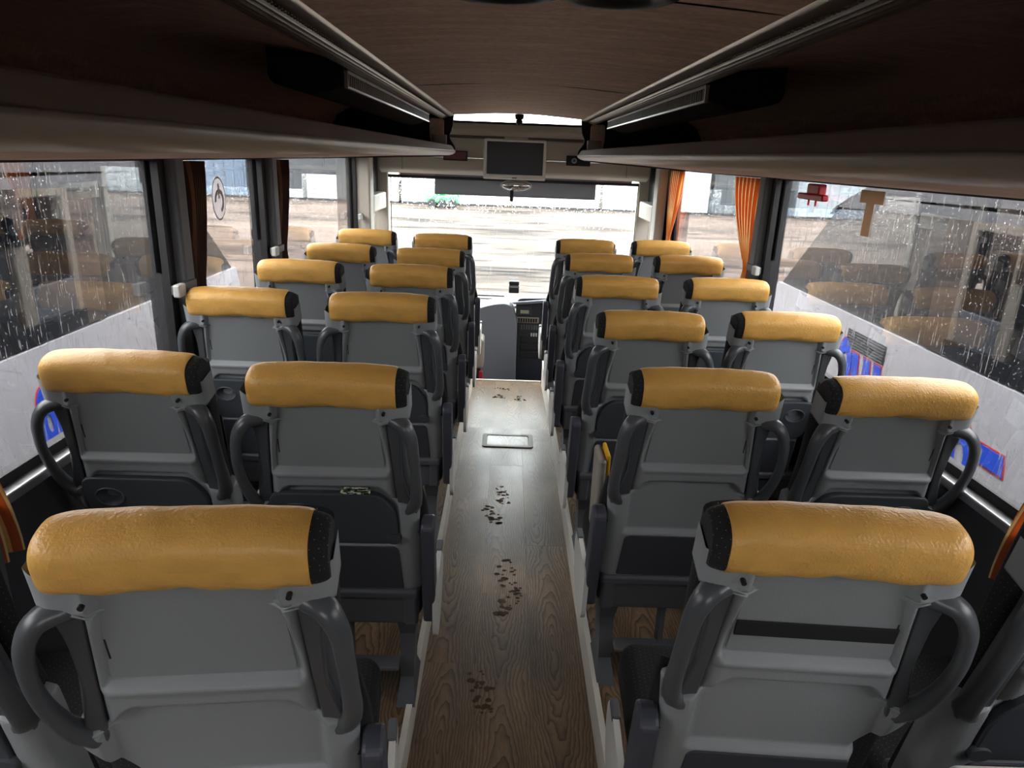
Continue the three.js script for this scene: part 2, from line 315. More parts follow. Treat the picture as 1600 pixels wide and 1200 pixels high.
// luggage racks with rails
for (const s of [-1, 1]) {
  const word = s < 0 ? 'beside brown curtains' : 'on red hammer side';
  const rk = thing('luggage_rack', `long open overhead luggage rack with rounded grey nose, ${word}`, 'luggage rack', [s * 0.8, 1.69, -1.5]);
  const T = (g) => g.translate(-s * 0.8, -1.69, 1.5);
  const prof = (pts) => pts.map(([x, y, r]) => [s * x, y, r]);
  // nose: swept profile
  const nose = [[0.452, 1.688], [0.43, 1.689], [0.408, 1.694], [0.392, 1.703], [0.386, 1.712], [0.387, 1.7175]];
  const lip = [[0.389, 1.719], [0.392, 1.722], [0.401, 1.735], [0.41, 1.746], [0.418, 1.750], [0.428, 1.748], [0.436, 1.735]];
  const strip = (pts, z0, z1, n = 30) => { const rr = []; for (let i = 0; i <= n; i++) rr.push(pts.map(([x, y]) => [s * x, y, z0 + (z1 - z0) * i / n])); return metres(loft(rr, false, false)); };
  const dbl = (pts, t) => pts.concat(pts.slice().reverse().map(([x, y]) => [x + t, y + 0.004]));
  part('nose', T(strip(dbl(nose, 0.006).concat([nose[0]]), ZR, ZC)), M.rackNose, rk);
  const lp = [];
  for (let i = 0; i < lip.length - 1; i++) for (let k = 0; k < 4; k++) { const [a, b] = [lip[i], lip[i + 1]], t = k / 4; lp.push([a[0] + (b[0] - a[0]) * t + (k % 2 ? 0.0012 : 0), a[1] + (b[1] - a[1]) * t]); }
  part('lip', T(strip(lp.concat([lip.at(-1), [0.44, 1.715], [0.4, 1.712], lp[0]]), ZR, ZC)), M.lip, rk);
  part('underside', T(strip([[0.452, 1.688], [0.8, 1.672], [1.245, 1.645], [1.245, 1.66], [0.8, 1.69], [0.44, 1.70], [0.452, 1.688]], ZR, ZC)), M.felt, rk);
  part('shelf', T(strip([[0.436, 1.72], [1.19, 1.71], [1.19, 1.70], [0.436, 1.71]], ZR, ZC)), M.felt, rk);
  part('lining', T(strip([[0.49, 1.92], [0.62, 1.955], [0.85, 1.985], [1.02, 1.97], [1.13, 1.9], [1.19, 1.78], [1.19, 1.71], [1.235, 1.71], [1.235, 1.9], [1.1, 2.0], [0.85, 2.04], [0.49, 1.98]], ZR, ZC)), M.felt, rk);
  // end cap
  const cap = plate([[0.40, 1.93, 0.01], [0.405, 1.85, 0.05], [0.435, 1.80, 0.04], [0.375, 1.725, 0.05], [0.43, 1.682, 0.03], [1.235, 1.64], [1.235, 2.04], [0.42, 2.0]].map(([x, y, r]) => [s * x, y, r]), 0.02, 0.004);
  part('end_cap', T(cap.translate(0, 0, ZC - 0.02)), M.rubber, rk);
  part('end_panel', T(plate(prof([[0.46, 1.755, 0.01], [0.46, 1.905, 0.02], [0.55, 1.905, 0.02], [0.55, 1.80, 0.02], [0.54, 1.755, 0.01]]), 0.02, 0.003).translate(0, 0, ZC + 0.001)), M.felt, rk);
  part('bracket', T(rbox(s * 0.44, s * 0.53, 1.752, 1.81, ZC + 0.02, ZC + 0.05, 0.006)), M.alu, rk);
  // rail along the ceiling edge
  const rail = thing('ceiling_rail', `ribbed metal air-duct rail along the ceiling edge, ${word}`, 'rail', [s * 0.44, 1.92, -1.5]);
  const R = (g) => g.translate(-s * 0.44, -1.92, 1.5);
  part('upper_profile', R(strip([[0.396, 1.935], [0.398, 1.928], [0.404, 1.9245], [0.414, 1.921], [0.426, 1.919], [0.431, 1.923], [0.431, 1.94]], ZR, ZC, 60)), M.alu, rail);
  const lower = []; for (let i = 0; i <= 24; i++) { const t = i / 24; lower.push([0.438 + 0.064 * t, 1.919 - 0.012 * Math.sin(t * 3.0) - 0.004 * t + (i % 3 === 1 ? 0.0022 : 0)]); }
  part('lower_profile', R(strip([[0.438, 1.94]].concat(lower, [[0.504, 1.94]]), ZR, ZC, 60)), M.alu, rail);
  part('slot', R(box(s * 0.4305, s * 0.4385, 1.925, 1.945, ZR, ZC)), M.black, rail);
  const teeth = []; for (let z = -0.9; z > ZC; z -= 0.018) teeth.push(box(s * 0.4305, s * 0.4385, 1.919, 1.93, z, z - 0.007));
  const tt = part('vent_teeth', R(join(teeth)), M.greige, rail); tt.userData.kind = 'stuff';
  // grille box
  const z0 = -2.12, z1 = -4.2;
  const gb = part('vent_box', T(extrudeZ(prof([[0.512, 1.915], [0.505, 1.868], [0.60, 1.84, 0.03], [0.72, 1.87, 0.03], [0.72, 1.96], [0.512, 1.94]]), z1, z0)), M.black, rk);
  gb.userData.label = 'black slatted vent box';
  part('bezel', T(join([box(s * 0.497, s * 0.507, 1.862, 1.868, z0, z1), box(s * 0.497, s * 0.509, 1.900, 1.908, z0, z1), box(s * 0.497, s * 0.507, 1.862, 1.906, z0 + 0.004, z0 - 0.004)])), M.alu, gb);
  for (let k = 0; k < 75; k++) { const z = z0 - 0.02 - k * 0.0275; part('slat', T(box(s * 0.4985, s * 0.5065, 1.868, 1.900, z, z - 0.012)), M.greige, gb); }
}

// ---------------------------------------------------------------- front of the coach
struct('window_20', plate([[-1.22, 0.3], [1.22, 0.3], [1.22, 2.06], [-1.22, 2.06]], 0.004, 0).translate(0, 0, ZF), M.clear, 'large clear front windshield with rain drops', 'windshield');
for (const s of [-1, 1]) {
  const f = structGroup(`door_${s < 0 ? 1 : 2}`, s < 0 ? 'beige front side frame with narrow panes beside brown curtains' : 'beige front side frame with narrow panes on red hammer side', 'door');
  part('post', rbox(s * 1.1, s * 1.25, -0.7, 2.06, -6.42, -6.5, 0.015), M.beige, f);
  part('post', rbox(s * 1.12, s * 1.25, -0.7, 2.06, -5.68, -5.84, 0.015), M.beige, f);
  part('rail', rbox(s * 1.12, s * 1.24, 1.22, 1.36, -5.84, -6.44, 0.015), M.beige, f);
  part('rail', rbox(s * 1.14, s * 1.24, 0.2, 0.5, -5.84, -6.44, 0.015), M.dash, f);
  part('rail', box(s * 1.2, s * 1.27, -0.7, 0.2, -5.5, ZF), M.wall, f);
  part('dark_pane', box(s * 1.19, s * 1.2, 1.36, 2.05, -5.84, -6.42), M.screen, f);
  part('pane', box(s * 1.214, s * 1.218, 0.5, 1.22, -5.84, -6.42), M.glass, f);
}
// header above the windshield
{
  const h = structGroup('wall_header', 'beige header panel above the windshield', 'header');
  const ex = (pts, x0, x1) => extrudeX(pts, x0, x1);
  part('upper_panel', ex([[-6.45, 1.945], [-6.2, 1.945, 0.01], [-6.12, 1.90, 0.03], [-6.16, 1.85], [-6.45, 1.85]], -1.1, 1.1), M.beige, h);
  part('groove', ex([[-6.45, 1.852], [-6.19, 1.852], [-6.19, 1.82], [-6.45, 1.82]], -1.1, 1.1), M.greige, h);
  part('middle_panel', ex([[-6.45, 1.825], [-6.15, 1.825, 0.01], [-6.11, 1.67, 0.02], [-6.45, 1.67]], -1.1, 1.1), M.beige, h);
  part('lower_panel', ex([[-6.45, 1.668], [-6.1, 1.668, 0.01], [-6.1, 1.56, 0.03], [-6.2, 1.53], [-6.45, 1.53]], -1.12, 1.12), M.beige, h);
  part('top_gasket', box(-1.1, 1.1, 1.943, 1.963, -6.2, -6.24), M.black, h);
  for (const x of [-0.93, 0.93]) part('seam', box(x - 0.0015, x + 0.0015, 1.56, 1.666, -6.099, -6.102), M.rubber, h);
  const a = thing('sign_panel', 'dark red unlit sign panel set in the beige header', 'sign', [-0.49, 1.685, -6.1]);
  part('frame', rbox(-0.1, 0.1, -0.04, 0.04, -0.01, 0.008, 0.006), M.rubber, a); part('face', box(-0.09, 0.085, -0.028, 0.03, 0.004, 0.01), S({ color: 0x6b2f38, roughness: 0.3 }), a);
  const b = thing('indicator_panel', 'black indicator panel with pale round symbol in the header', 'indicator', [0.525, 1.68, -6.1]);
  part('frame', rbox(-0.1, 0.1, -0.04, 0.04, -0.01, 0.008, 0.006), M.rubber, b); part('symbol', new THREE.TorusGeometry(0.017, 0.005, 8, 20).translate(-0.035, 0, 0.01), M.alu, b);
  part('lens', new THREE.CylinderGeometry(0.01, 0.01, 0.006, 16).rotateX(Math.PI / 2).translate(-0.035, 0, 0.01), M.busBlue, b);
}
{
  const t = thing('monitor', 'flat screen monitor with beige frame hanging above the aisle front', 'monitor', [0, 1.67, -5.92]);
  const w = 0.252, h = 0.155;
  part('case', rbox(-w, w, -h, h, -0.05, 0, 0.012), M.beige, t);
  part('bezel', plate([[-w + 0.006, -h + 0.006, 0.008], [w - 0.006, -h + 0.006, 0.008], [w - 0.006, h - 0.006, 0.008], [-w + 0.006, h - 0.006, 0.008]], 0.008, 0.003, [outline([[-0.226, -0.115], [0.226, -0.115], [0.226, 0.135], [-0.226, 0.135]])]), M.cream, t);
  part('screen', box(-0.23, 0.23, -0.12, 0.14, -0.002, 0.0025), M.screen, t);
  part('mount', rbox(-0.09, 0.1, h - 0.005, h + 0.016, -0.18, -0.005, 0.006), M.beige, t);
  part('control', rbox(-0.02, 0.02, -0.143, -0.136, 0, 0.01, 0.002), M.rubber, t);
  t.rotation.x = 0.04;
  solo('dome_camera', join([new THREE.CylinderGeometry(0.03, 0.026, 0.03, 20).translate(0.01, 1.935, ZC - 0.04), new THREE.SphereGeometry(0.022, 16, 12).translate(0.01, 1.905, ZC - 0.04)]), M.black, 'small black dome camera under the front ceiling edge', 'camera');
  const b = thing('sun_blind', 'grey pulled-down roller sun blind behind the windshield', 'sun blind', [0, 1.5, -6.32]);
  part('cassette', box(-1.08, 1.08, -0.012, 0.012, -0.02, 0.02), M.black, b);
  part('side_strip', box(-0.98, -0.66, 0.012, 0.045, -0.005, 0.005), S({ color: 0xb79aa0, roughness: 0.8 }), b);
  part('side_strip', box(0.70, 1.02, 0.012, 0.045, -0.005, 0.005), S({ color: 0xb79aa0, roughness: 0.8 }), b);
  part('fabric', box(-0.68, 0.71, -0.13, 0.05, 0.012, 0.016), M.blind, b);
  part('bottom_bar', rbox(-0.68, 0.71, -0.14, -0.128, 0.008, 0.02, 0.004), M.blind, b);
  for (const x of [-1.06, 1.08]) part('cord', box(x - 0.003, x + 0.003, -0.95, 0, -0.003, 0.003), M.black, b);
  const m = thing('interior_mirror', 'oval chrome interior mirror below the monitor', 'mirror', [0.02, 1.465, -6.1]);
  part('glass', new THREE.SphereGeometry(1, 28, 16).scale(0.125, 0.045, 0.03), M.mirror, m);
  part('rim', new THREE.TorusGeometry(1, 0.05, 8, 40).scale(0.128, 0.048, 0.1), M.alu, m);
  part('arm', sweep([[0, 0.02, -0.02], [0, 0.07, -0.06], [0, 0.08, -0.2]], () => 0.008, 12, 8), M.black, m);
  part('sensor', rbox(-0.05, -0.02, -0.13, -0.03, -0.02, 0.01, 0.012), M.black, m);
}
// dashboard
{
  const d = thing('dashboard', 'grey dashboard with curved top and dark instrument column', 'dashboard', [0, -0.7, -6.3]);
  const y = (v) => v + 0.7;
  const pts = [[-1.08, y(-0.7)], [0.085, y(-0.7)], [0.075, y(0.28)], [0.02, y(0.47), 0.1], [-0.16, y(0.45), 0.15], [-0.3, y(0.40), 0.1], [-1.08, y(0.38)]];
  part('console_body', plate(pts, 0.28, 0.012).translate(0, 0, -0.09), M.dash, d);
  part('instrument_column', plate([[0.09, y(-0.7)], [1.05, y(-0.7)], [1.05, y(0.42), 0.06], [0.6, y(0.52), 0.1], [0.05, y(0.5), 0.08], [0.075, y(0.28), 0.02]], 0.22, 0.012).translate(0, 0, -0.09), M.dashDark, d);
  part('top_cowl', plate([[0.02, y(0.47)], [0.6, y(0.53), 0.1], [0.6, y(0.50)], [0.04, y(0.45)]], 0.25, 0.006).translate(0, 0, -0.08), M.dash, d);
  const rad = part('radio', rbox(0.06, 0.20, y(0.345), y(0.465), 0.12, 0.145, 0.008), M.dashDark, d);
  part('radio_slot', box(0.075, 0.185, y(0.435), y(0.45), 0.14, 0.148), M.black, rad);
  part('display', box(0.10, 0.175, y(0.37), y(0.40), 0.14, 0.149), S({ color: 0x8f9f82, roughness: 0.35 }), rad);
  part('trim_plate', rbox(0.07, 0.27, y(0.28), y(0.335), 0.11, 0.135, 0.008), M.alu, d);
  for (let k = 0; k < 8; k++) part('button', rbox(0.082 + k * 0.022, 0.098 + k * 0.022, y(0.29), y(0.325), 0.13, 0.143, 0.003), M.black, d);
  for (let k = 0; k < 8; k++) part('switch', rbox(0.105 + k * 0.023, 0.121 + k * 0.023, y(0.22), y(0.262), 0.12, 0.142, 0.004), M.pillar, d);
  for (let k = 0; k < 3; k++) part('switch', rbox(0.20 + k * 0.022, 0.214 + k * 0.022, y(0.16), y(0.19), 0.12, 0.142, 0.003), M.white, d);
  for (const v of [0.1, 0.03, -0.04]) part('drawer', rbox(0.11, 0.3, y(v), y(v + 0.055), 0.12, 0.14, 0.006), M.rubber, d);
  solo('shelf_board', box(-1.08, 1.2, 0.36, 0.385, -6.405, -6.49), M.beige, 'pale shelf between dashboard and windshield', 'shelf');
  const k = thing('ticket_machine', 'small dark box with silver band standing on the dashboard', 'device', [0.03, 0.565, -6.25]);
  part('body', rbox(-0.04, 0.05, -0.03, 0.075, -0.05, 0.03, 0.008), M.rubber, k); part('band', rbox(-0.042, 0.052, 0.02, 0.04, -0.052, 0.034, 0.006), M.alu, k);
  const w = thing('wiper', 'thin windshield wiper resting along the lower windshield', 'wiper', [-0.2, 0.42, ZF - 0.04]);
  part('blade', box(-0.5, 0.15, 0.02, 0.032, -0.006, 0.006), M.black, w); part('arm', box(-0.3, 0.2, -0.01, 0, -0.01, 0), M.black, w);
  const hs = thing('guide_seat', 'folded grey guide seat beside the step', 'seat', [-0.25, -0.1, -5.75]);
  part('pad', rbox(-0.035, 0.045, 0.07, 0.33, -0.2, 0.03, 0.03), M.greige, hs); part('post', rbox(-0.03, 0.02, -0.6, 0.1, -0.05, 0.0, 0.01), M.black, hs); part('release', rbox(0.01, 0.04, -0.03, 0.05, 0, 0.03, 0.008), M.red, hs);
}

// ---------------------------------------------------------------- seats
const TH = 12 * Math.PI / 180;
const BACK = new THREE.Matrix4().makeRotationX(TH).setPosition(0, 1.08 - 0.002, 0.036);
const hw = (t, notch = true) => 0.200 + 0.017 * sm(t, 0.1, 0.42) - (notch ? 0.058 * sm(t, 0.128, 0.142) * (1 - sm(t, 0.375, 0.40)) : 0);
const hwOut = (t) => hw(t) - 0.075 * sm(t, 0.41, 0.53);
function shellGeo(plain) {
  const nu = 76, nt = 124, pos = [], uv = [], idx = [];
  const bumpAt = (u, t) => {
    let d = 0;
    // tray recess (trapezoid)
    const th = 0.120 + 0.022 * sm(t, 0.09, 0.28), eu = th - Math.abs(u), eb = 0.285 - t;
    d -= 0.019 * sm(Math.min(eu, eb), -0.005, 0.005);
    // raised rim outside tray
    const rim = Math.min(th + 0.016 - Math.abs(u), 0.302 - t); d += 0.004 * sm(rim, -0.004, 0.004);
    // lower recess
    const lu = 0.166 - Math.abs(u + 0.003), lt = Math.min(t - 0.335 - 0.05 * sm(Math.abs(u), 0.11, 0.17), 0.52 - t);
    d -= 0.017 * sm(Math.min(lu, lt), -0.006, 0.007);
    return d;
  };
  for (let j = 0; j <= nt; j++) for (let i = -3; i <= nu + 3; i++) {
    const s = Math.max(-1, Math.min(1, -1 + 2 * i / nu)), ex = i < 0 ? -i : i > nu ? i - nu : 0;
    const f = j / nt;
    let t0 = 0.074; let t = t0 + (0.69 - t0) * f;
    let u = s < 0 ? s * hwOut(t) : s * hw(t);
    t0 -= 0.014 * sm(Math.abs(u), 0.15, 0.198) * (1 - sm(t, 0.08, 0.13)); t += (t0 - 0.074);
    const e = Math.max(0, (Math.abs(s) - 0.86) / 0.14);
    let w = bumpAt(u, t) - 0.016 * e * e - 0.02 * ex;
    pos.push(u, -t, w); uv.push(u, t);
  }
  const m = nu + 7;
  for (let j = 0; j < nt; j++) for (let i = 0; i < m - 1; i++) { const a = j * m + i, b = a + 1, c = a + m, d = c + 1; idx.push(a, c, b, b, c, d); }
  const g = new THREE.BufferGeometry(); g.setAttribute('position', new THREE.Float32BufferAttribute(pos, 3)); g.setAttribute('uv', new THREE.Float32BufferAttribute(uv, 2)); g.setIndex(idx); g.computeVertexNormals();
  return g;
}
function headRoll(scale, ua, ub, ra, rb, lumps = 0, n = 50, k = 36) {
  const rings = [], half = (ub - ua) / 2, mid = (ua + ub) / 2;
  for (let i = 0; i <= n; i++) {
    const cs = -Math.cos(Math.PI * i / n), u = mid + half * (0.6 * cs + 0.4 * (-1 + 2 * i / n)), e = Math.max(0, (Math.abs(u - mid) - (half - 0.035)) / 0.035), sc = scale * (1 - (u < mid ? ra : rb) * (1 - Math.sqrt(Math.max(0, 1 - e * e * 0.98)))), r = [];
    for (let j = 0; j < k; j++) {
      const a = j / k * Math.PI * 2; const wob = lumps * (0.0022 * Math.sin(u * 38 + a * 2) + 0.0016 * Math.sin(u * 90 + a * 3)) * (Math.sin(a) < -0.4 ? 1.5 : 0.5);
      r.push([u, -0.05 + (0.05 + wob) * sc * sp(Math.sin(a), 0.64) - 0.006 * Math.pow(Math.abs(u) / half, 2), -0.036 + (0.05 + wob) * sc * sp(Math.cos(a), 0.78)]);
    }
    rings.push(r);
  }
  return loft(rings);
}
const backBody = () => {
  const rings = [];
  for (let i = 0; i <= 24; i++) {
    const t = 0.04 + 0.72 * i / 24, b = 0.196 + 0.016 * sm(t, 0.3, 0.6), th = 0.042 - 0.01 * sm(t, 0.1, 0.3), r = [];
    for (let j = 0; j < 28; j++) { const a = j / 28 * Math.PI * 2; r.push([b * sp(Math.cos(a), 0.35), -t, -0.068 - 0.012 * sm(t, 0.4, 0.7) - th * sp(Math.sin(a), 0.55)]); }
    rings.push(r);
  }
  return loft(rings);
};
function handleGeo(sign) {
  const u = (x) => sign * x, A = sign > 0;
  const path = A ? [[0.160, -0.134, -0.02], [0.186, -0.138, 0.0], [0.203, -0.17, 0.010], [0.210, -0.23, 0.014], [0.213, -0.29, 0.012], [0.213, -0.345, 0.004], [0.206, -0.392, -0.008], [0.192, -0.412, -0.02]]
    : [[0.160, -0.134, -0.02], [0.194, -0.140, 0.0], [0.214, -0.17, 0.010], [0.2235, -0.225, 0.014], [0.2235, -0.28, 0.012], [0.217, -0.335, 0.004], [0.204, -0.385, -0.008], [0.186, -0.412, -0.02]];
  const hoop = sweep(path.map(([x, y, z]) => [u(x), y, z]), (t) => 0.0125 + 0.006 * Math.pow(Math.abs(2 * t - 1), 2), 44, 14, 1.25);
  const plateG = plate([[u(0.142), -0.128, 0.012], [u(0.186), -0.128, 0.012], [u(0.176), -0.2, 0.01], [u(0.176), -0.30, 0.01], [u(0.196), -0.385, 0.02], [u(0.218), -0.40, 0.012], [u(0.212), -0.428, 0.02], [u(0.165), -0.425, 0.02]], 0.014, 0.004).translate(0, 0, -0.022);
  const web = sweep([[u(0.172), -0.14, -0.034], [u(0.174), -0.26, -0.036], [u(0.19), -0.40, -0.03]], () => 0.014, 14, 10);
  return join([hoop, metres(plateG), web]);
}
const cupHole = () => { const p = new THREE.Path(); p.absellipse(-0.098, -0.412, 0.036, 0.027, 0, Math.PI * 2); return p; };
const inBack = (g) => g.applyMatrix4(BACK);
const SG = {};  // geometries for a seat whose aisle side is +x
SG.cover = inBack(headRoll(1.0, -0.178, 0.171, 0.2, 0.06, 0.45));
SG.backrest = inBack(join([headRoll(0.91, -0.155, 0.196, 0.3, 0.25), backBody()]));
SG.shell = inBack(shellGeo());
SG.tray = inBack(plate([[-0.118, -0.06, 0.004], [0.118, -0.06, 0.004], [0.1345, -0.277, 0.012], [-0.1345, -0.277, 0.012]], 0.004, 0.0015).translate(0, 0, -0.0165));
SG.latch = inBack(rbox(-0.1275, -0.1245, -0.235, -0.195, -0.014, -0.0118, 0.0008));
SG.strap = inBack(rbox(-0.128, 0.128, -0.235, -0.203, -0.0115, -0.008, 0.001));
SG.handleA = inBack(handleGeo(1)); SG.handleB = inBack(handleGeo(-1));
SG.pocket = inBack(plate([[-0.166, -0.352, 0.035], [0.118, -0.352, 0.03], [0.160, -0.41, 0.03], [0.160, -0.518, 0.012], [-0.145, -0.518, 0.03], [-0.166, -0.44, 0.02]], 0.016, 0.004, [cupHole()]).translate(0, 0, -0.012));
SG.cup = inBack(new THREE.SphereGeometry(1, 24, 10, 0, Math.PI * 2, 0, Math.PI / 2).scale(0.036, 0.022, 0.027).rotateX(-Math.PI / 2).translate(-0.098, -0.412, 0.002));
SG.cupRim = inBack(new THREE.TorusGeometry(1, 0.07, 8, 36).scale(0.037, 0.028, 0.03).translate(-0.098, -0.412, 0.0045));
SG.hinge = inBack(new THREE.CylinderGeometry(0.021, 0.021, 0.014, 20).scale(1, 1, 0.8).rotateX(Math.PI / 2).translate(0.150, -0.497, 0.003));
SG.navy = inBack(plate([[-0.13, -0.53, 0.006], [0.16, -0.53, 0.02], [0.17, -0.683, 0.004], [-0.13, -0.683, 0.006]], 0.008, 0.002).translate(0, 0, -0.004));
SG.bar = inBack(join([rbox(-0.205, 0.212, -0.72, -0.688, -0.11, 0.012, 0.01), rbox(-0.20, 0.207, -0.835, -0.715, -0.10, 0.002, 0.02), rbox(0.165, 0.207, -0.83, -0.70, -0.1, 0.009, 0.012)]));
SG.boltA = inBack(new THREE.CylinderGeometry(0.0042, 0.0042, 0.012, 12).rotateX(Math.PI / 2).translate(0.14, -0.105, 0.004));
SG.boltB = inBack(new THREE.CylinderGeometry(0.0042, 0.0042, 0.012, 12).rotateX(Math.PI / 2).translate(-0.13, -0.112, 0.004));
SG.arm = inBack(plate([[-0.045, -0.44, 0.03], [0.022, -0.44, 0.025], [0.03, -0.60, 0.05], [0.012, -0.82, 0.03], [-0.045, -0.82, 0.03]], 0.03, 0.007).rotateY(-Math.PI / 2).translate(0.252, 0, 0));
SG.cushion = rbox(-0.205, 0.215, 0.25, 0.385, -0.62, -0.15, 0.045, 5);
SG.side = extrudeX([[-0.09, 0.41, 0.03], [-0.36, 0.42, 0.05], [-0.40, 0.34, 0.05], [-0.34, 0.24, 0.05], [-0.19, 0.20, 0.05], [-0.11, 0.24, 0.04]], 0.250, 0.264);
SG.lever = rbox(0.246, 0.266, 0.404, 0.424, -0.35, -0.29, 0.006);
SG.legA = loft([0, 0.06, 0.2, 0.28].map((y, i) => { const w = [0.028, 0.02, 0.022, 0.03][i], d = [0.10, 0.05, 0.055, 0.1][i], z = -0.20 - 0.05 * (y / 0.28); return [[0.17 - w, y, z - d], [0.17 + w, y, z - d], [0.17 + w, y, z + d], [0.17 - w, y, z + d]]; })).toNonIndexed();
SG.legA.computeVertexNormals();
SG.legB = SG.legA.clone().translate(-0.32, 0, 0);
SG.foot = join([rbox(-0.13, 0.15, 0.115, 0.13, -0.175, -0.115, 0.006), rbox(-0.01, 0.01, 0.12, 0.28, -0.2, -0.16, 0.005)]);
SG.belt = join([sweep([[0.222, 0.60, -0.08], [0.235, 0.53, -0.07], [0.238, 0.45, -0.1], [0.225, 0.37, -0.17]], () => 0.016, 20, 8, 0.18), sweep([[0.20, 0.72, -0.12], [0.218, 0.66, -0.10], [0.222, 0.60, -0.08]], () => 0.02, 10, 8, 0.2)]);
SG.buckle = rbox(0.221, 0.247, 0.50, 0.57, -0.095, -0.06, 0.006);
const SGL = SG, SGR = Object.fromEntries(Object.entries(SG).map(([k, g]) => [k, mirror(g)]));

function makeSeat(side, aisle, row, x, z, H, yaw, opt = {}) {
  const G = side < 0 ? SGL : SGR, ord = ['sixth', 'fifth', 'fourth', 'third', 'second', 'first'][row - 1];
  const label = `grey coach seat, ochre headrest, ${aisle ? 'aisle' : 'window'} place, ${ord} row from windshield, ${side < 0 ? 'brown curtain' : 'red hammer'} side`;
  const t = thing('coach_seat', label, 'seat', [x, POD, z], 'coach seats in pairs of rows');
  t.rotation.y = yaw; t.scale.y = (H - POD) / 1.08;
  part('headrest_cover', G.cover, M.leather, t).userData.label = 'ochre leather headrest cover';
  part('backrest', G.backrest, M.fabric, t).userData.label = 'black speckled fabric backrest';
  const sh = part('back_shell', G.shell, M.shell, t);
  const tr = part('tray_table', G.tray, M.tray, t); part('latch', G.latch, M.black, tr);
  part('grab_handle', G.handleA, M.handle, t); part('grab_handle', G.handleB, M.handle, t);
  part('bolt', G.boltA, M.black, sh); part('bolt', G.boltB, M.black, sh);
  if (opt.strap) part('strap', G.strap, M.belt, tr).userData.label = 'navy elastic strap across the tray';
  if (!opt.plain) { const p = part('magazine_pocket', G.pocket, M.pocket, t); part('cup_recess', G.cup, M.pocket, p); part('cup_rim', G.cupRim, M.bar, p); part('hinge', G.hinge, M.pocket, p); }
  part('lower_panel', G.navy, M.navy, t);
  part('crossbar', G.bar, M.bar, t);
  part('seat_cushion', G.cushion, M.fabric, t);
  part('leg', G.legA, M.bar, t); part('leg', G.legB, M.bar, t);
  part('footrest', G.foot, M.pillar, t);
  if (aisle) {
    part('armrest', G.arm, M.arm, t);
    const c = part('side_cover', G.side, M.white, t); part('recline_lever', G.lever, M.pillar, c);
    part('seat_belt', G.belt, M.belt, t); part('buckle', G.buckle, M.bar, t);
  }
  return t;
}
const seats = [
  [-1, 1, 1, -0.465, -0.836, 1.221, 0.11, { plain: 1 }], [-1, 0, 1, -0.985, -0.85, 1.205, 0, {}],
  [-1, 0, 2, -0.975, -1.65, 1.205, 0.015], [-1, 1, 2, -0.464, -1.601, 1.205, 0.03],
  [-1, 0, 3, -0.99, -2.491, 1.21, 0], [-1, 1, 3, -0.489, -2.502, 1.206, 0.02],
  [-1, 0, 4, -0.985, -3.212, 1.208, 0], [-1, 1, 4, -0.479, -3.216, 1.203, 0.01],
  [-1, 0, 5, -0.97, -3.963, 1.194, 0], [-1, 1, 5, -0.472, -3.97, 1.184, 0],
  [-1, 0, 6, -0.974, -4.74, 1.196, 0], [-1, 1, 6, -0.47, -4.732, 1.185, 0],
  [1, 1, 1, 0.475, -0.932, 1.207, -0.05, { plain: 1, strap: 1 }], [1, 0, 1, 0.985, -0.93, 1.205, 0, {}],
  [1, 1, 2, 0.488, -1.72, 1.189, 0, { plain: 1 }], [1, 0, 2, 0.99, -1.713, 1.186, 0],
  [1, 1, 3, 0.484, -2.43, 1.189, 0], [1, 0, 3, 0.99, -2.491, 1.191, 0],
  [1, 1, 4, 0.479, -3.21, 1.187, 0], [1, 0, 4, 0.981, -3.2, 1.196, 0],
  [1, 1, 5, 0.485, -3.949, 1.191, 0], [1, 0, 5, 0.983, -3.942, 1.2, 0],
  [1, 1, 6, 0.479, -4.668, 1.191, 0], [1, 0, 6, 0.98, -4.685, 1.199, 0],
];
for (const a of seats) makeSeat(...a);

// ---------------------------------------------------------------- curtains and clips
function curtain(s, zTop0, zTop1, zTie, yTie, yBot, zBot0, zBot1, mat, label, depth = 0.022) {
  const n = 60, rings = [];
  const rows = 26;
  for (let i = 0; i <= rows; i++) {
    const y = 1.638 + (yBot - 1.638) * i / rows, up = y >= yTie;
    const f = up ? Math.pow((1.638 - y) / (1.638 - yTie), 1.6) : 1 - sm((yTie - y) / Math.max(0.01, yTie - yBot), 0, 1);
    const e0 = up ? zTop0 : zBot0, e1 = up ? zTop1 : zBot1, a = e0 + (zTie + 0.02 - e0) * f, b = e1 + (zTie - 0.03 - e1) * f, r = [];
    for (let j = 0; j <= n; j++) { const t = j / n; r.push([s * (1.215 + depth * (1 - 0.45 * f) * Math.sin(t * Math.PI * 12 + 0.4 * Math.sin(i * 0.3))), y, a + (b - a) * t]); }
    rings.push(r);
  }
  const g = loft(rings, false, false), uv = g.attributes.uv;
  for (let i = 0; i < uv.count; i++) uv.setXY(i, (i % (n + 1)) / n, uv.getY(i));
  const m = solo('curtain', g, mat, label, 'curtain'); mat.side = THREE.DoubleSide; return m;
}
curtain(1, -3.64, -4.02, -3.68, 1.2, 0.95, -3.64, -3.78, M.curtain, 'orange striped curtain tied at the pillar halfway along, red hammer side');
curtain(1, -5.32, -5.68, -5.58, 1.15, 0.95, -5.4, -5.66, M.curtain, 'orange striped curtain at the front pillar, red hammer side');
curtain(1, -1.02, -1.3, -1.42, 1.2, 0.74, -1.25, -1.54, M.curtain, 'orange striped curtain hanging beside the sixth row, red hammer side');
curtain(-1, -1.02, -1.3, -1.40, 1.2, 0.74, -1.2, -1.535, M.curtain, 'orange striped curtain hanging beside the sixth row, opposite the red hammer');
curtain(-1, -2.66, -2.78, -2.69, 1.2, 0.95, -2.66, -2.77, M.brownCurtain, 'brown folded curtain at pillar beside the fourth row from windshield', 0.03);
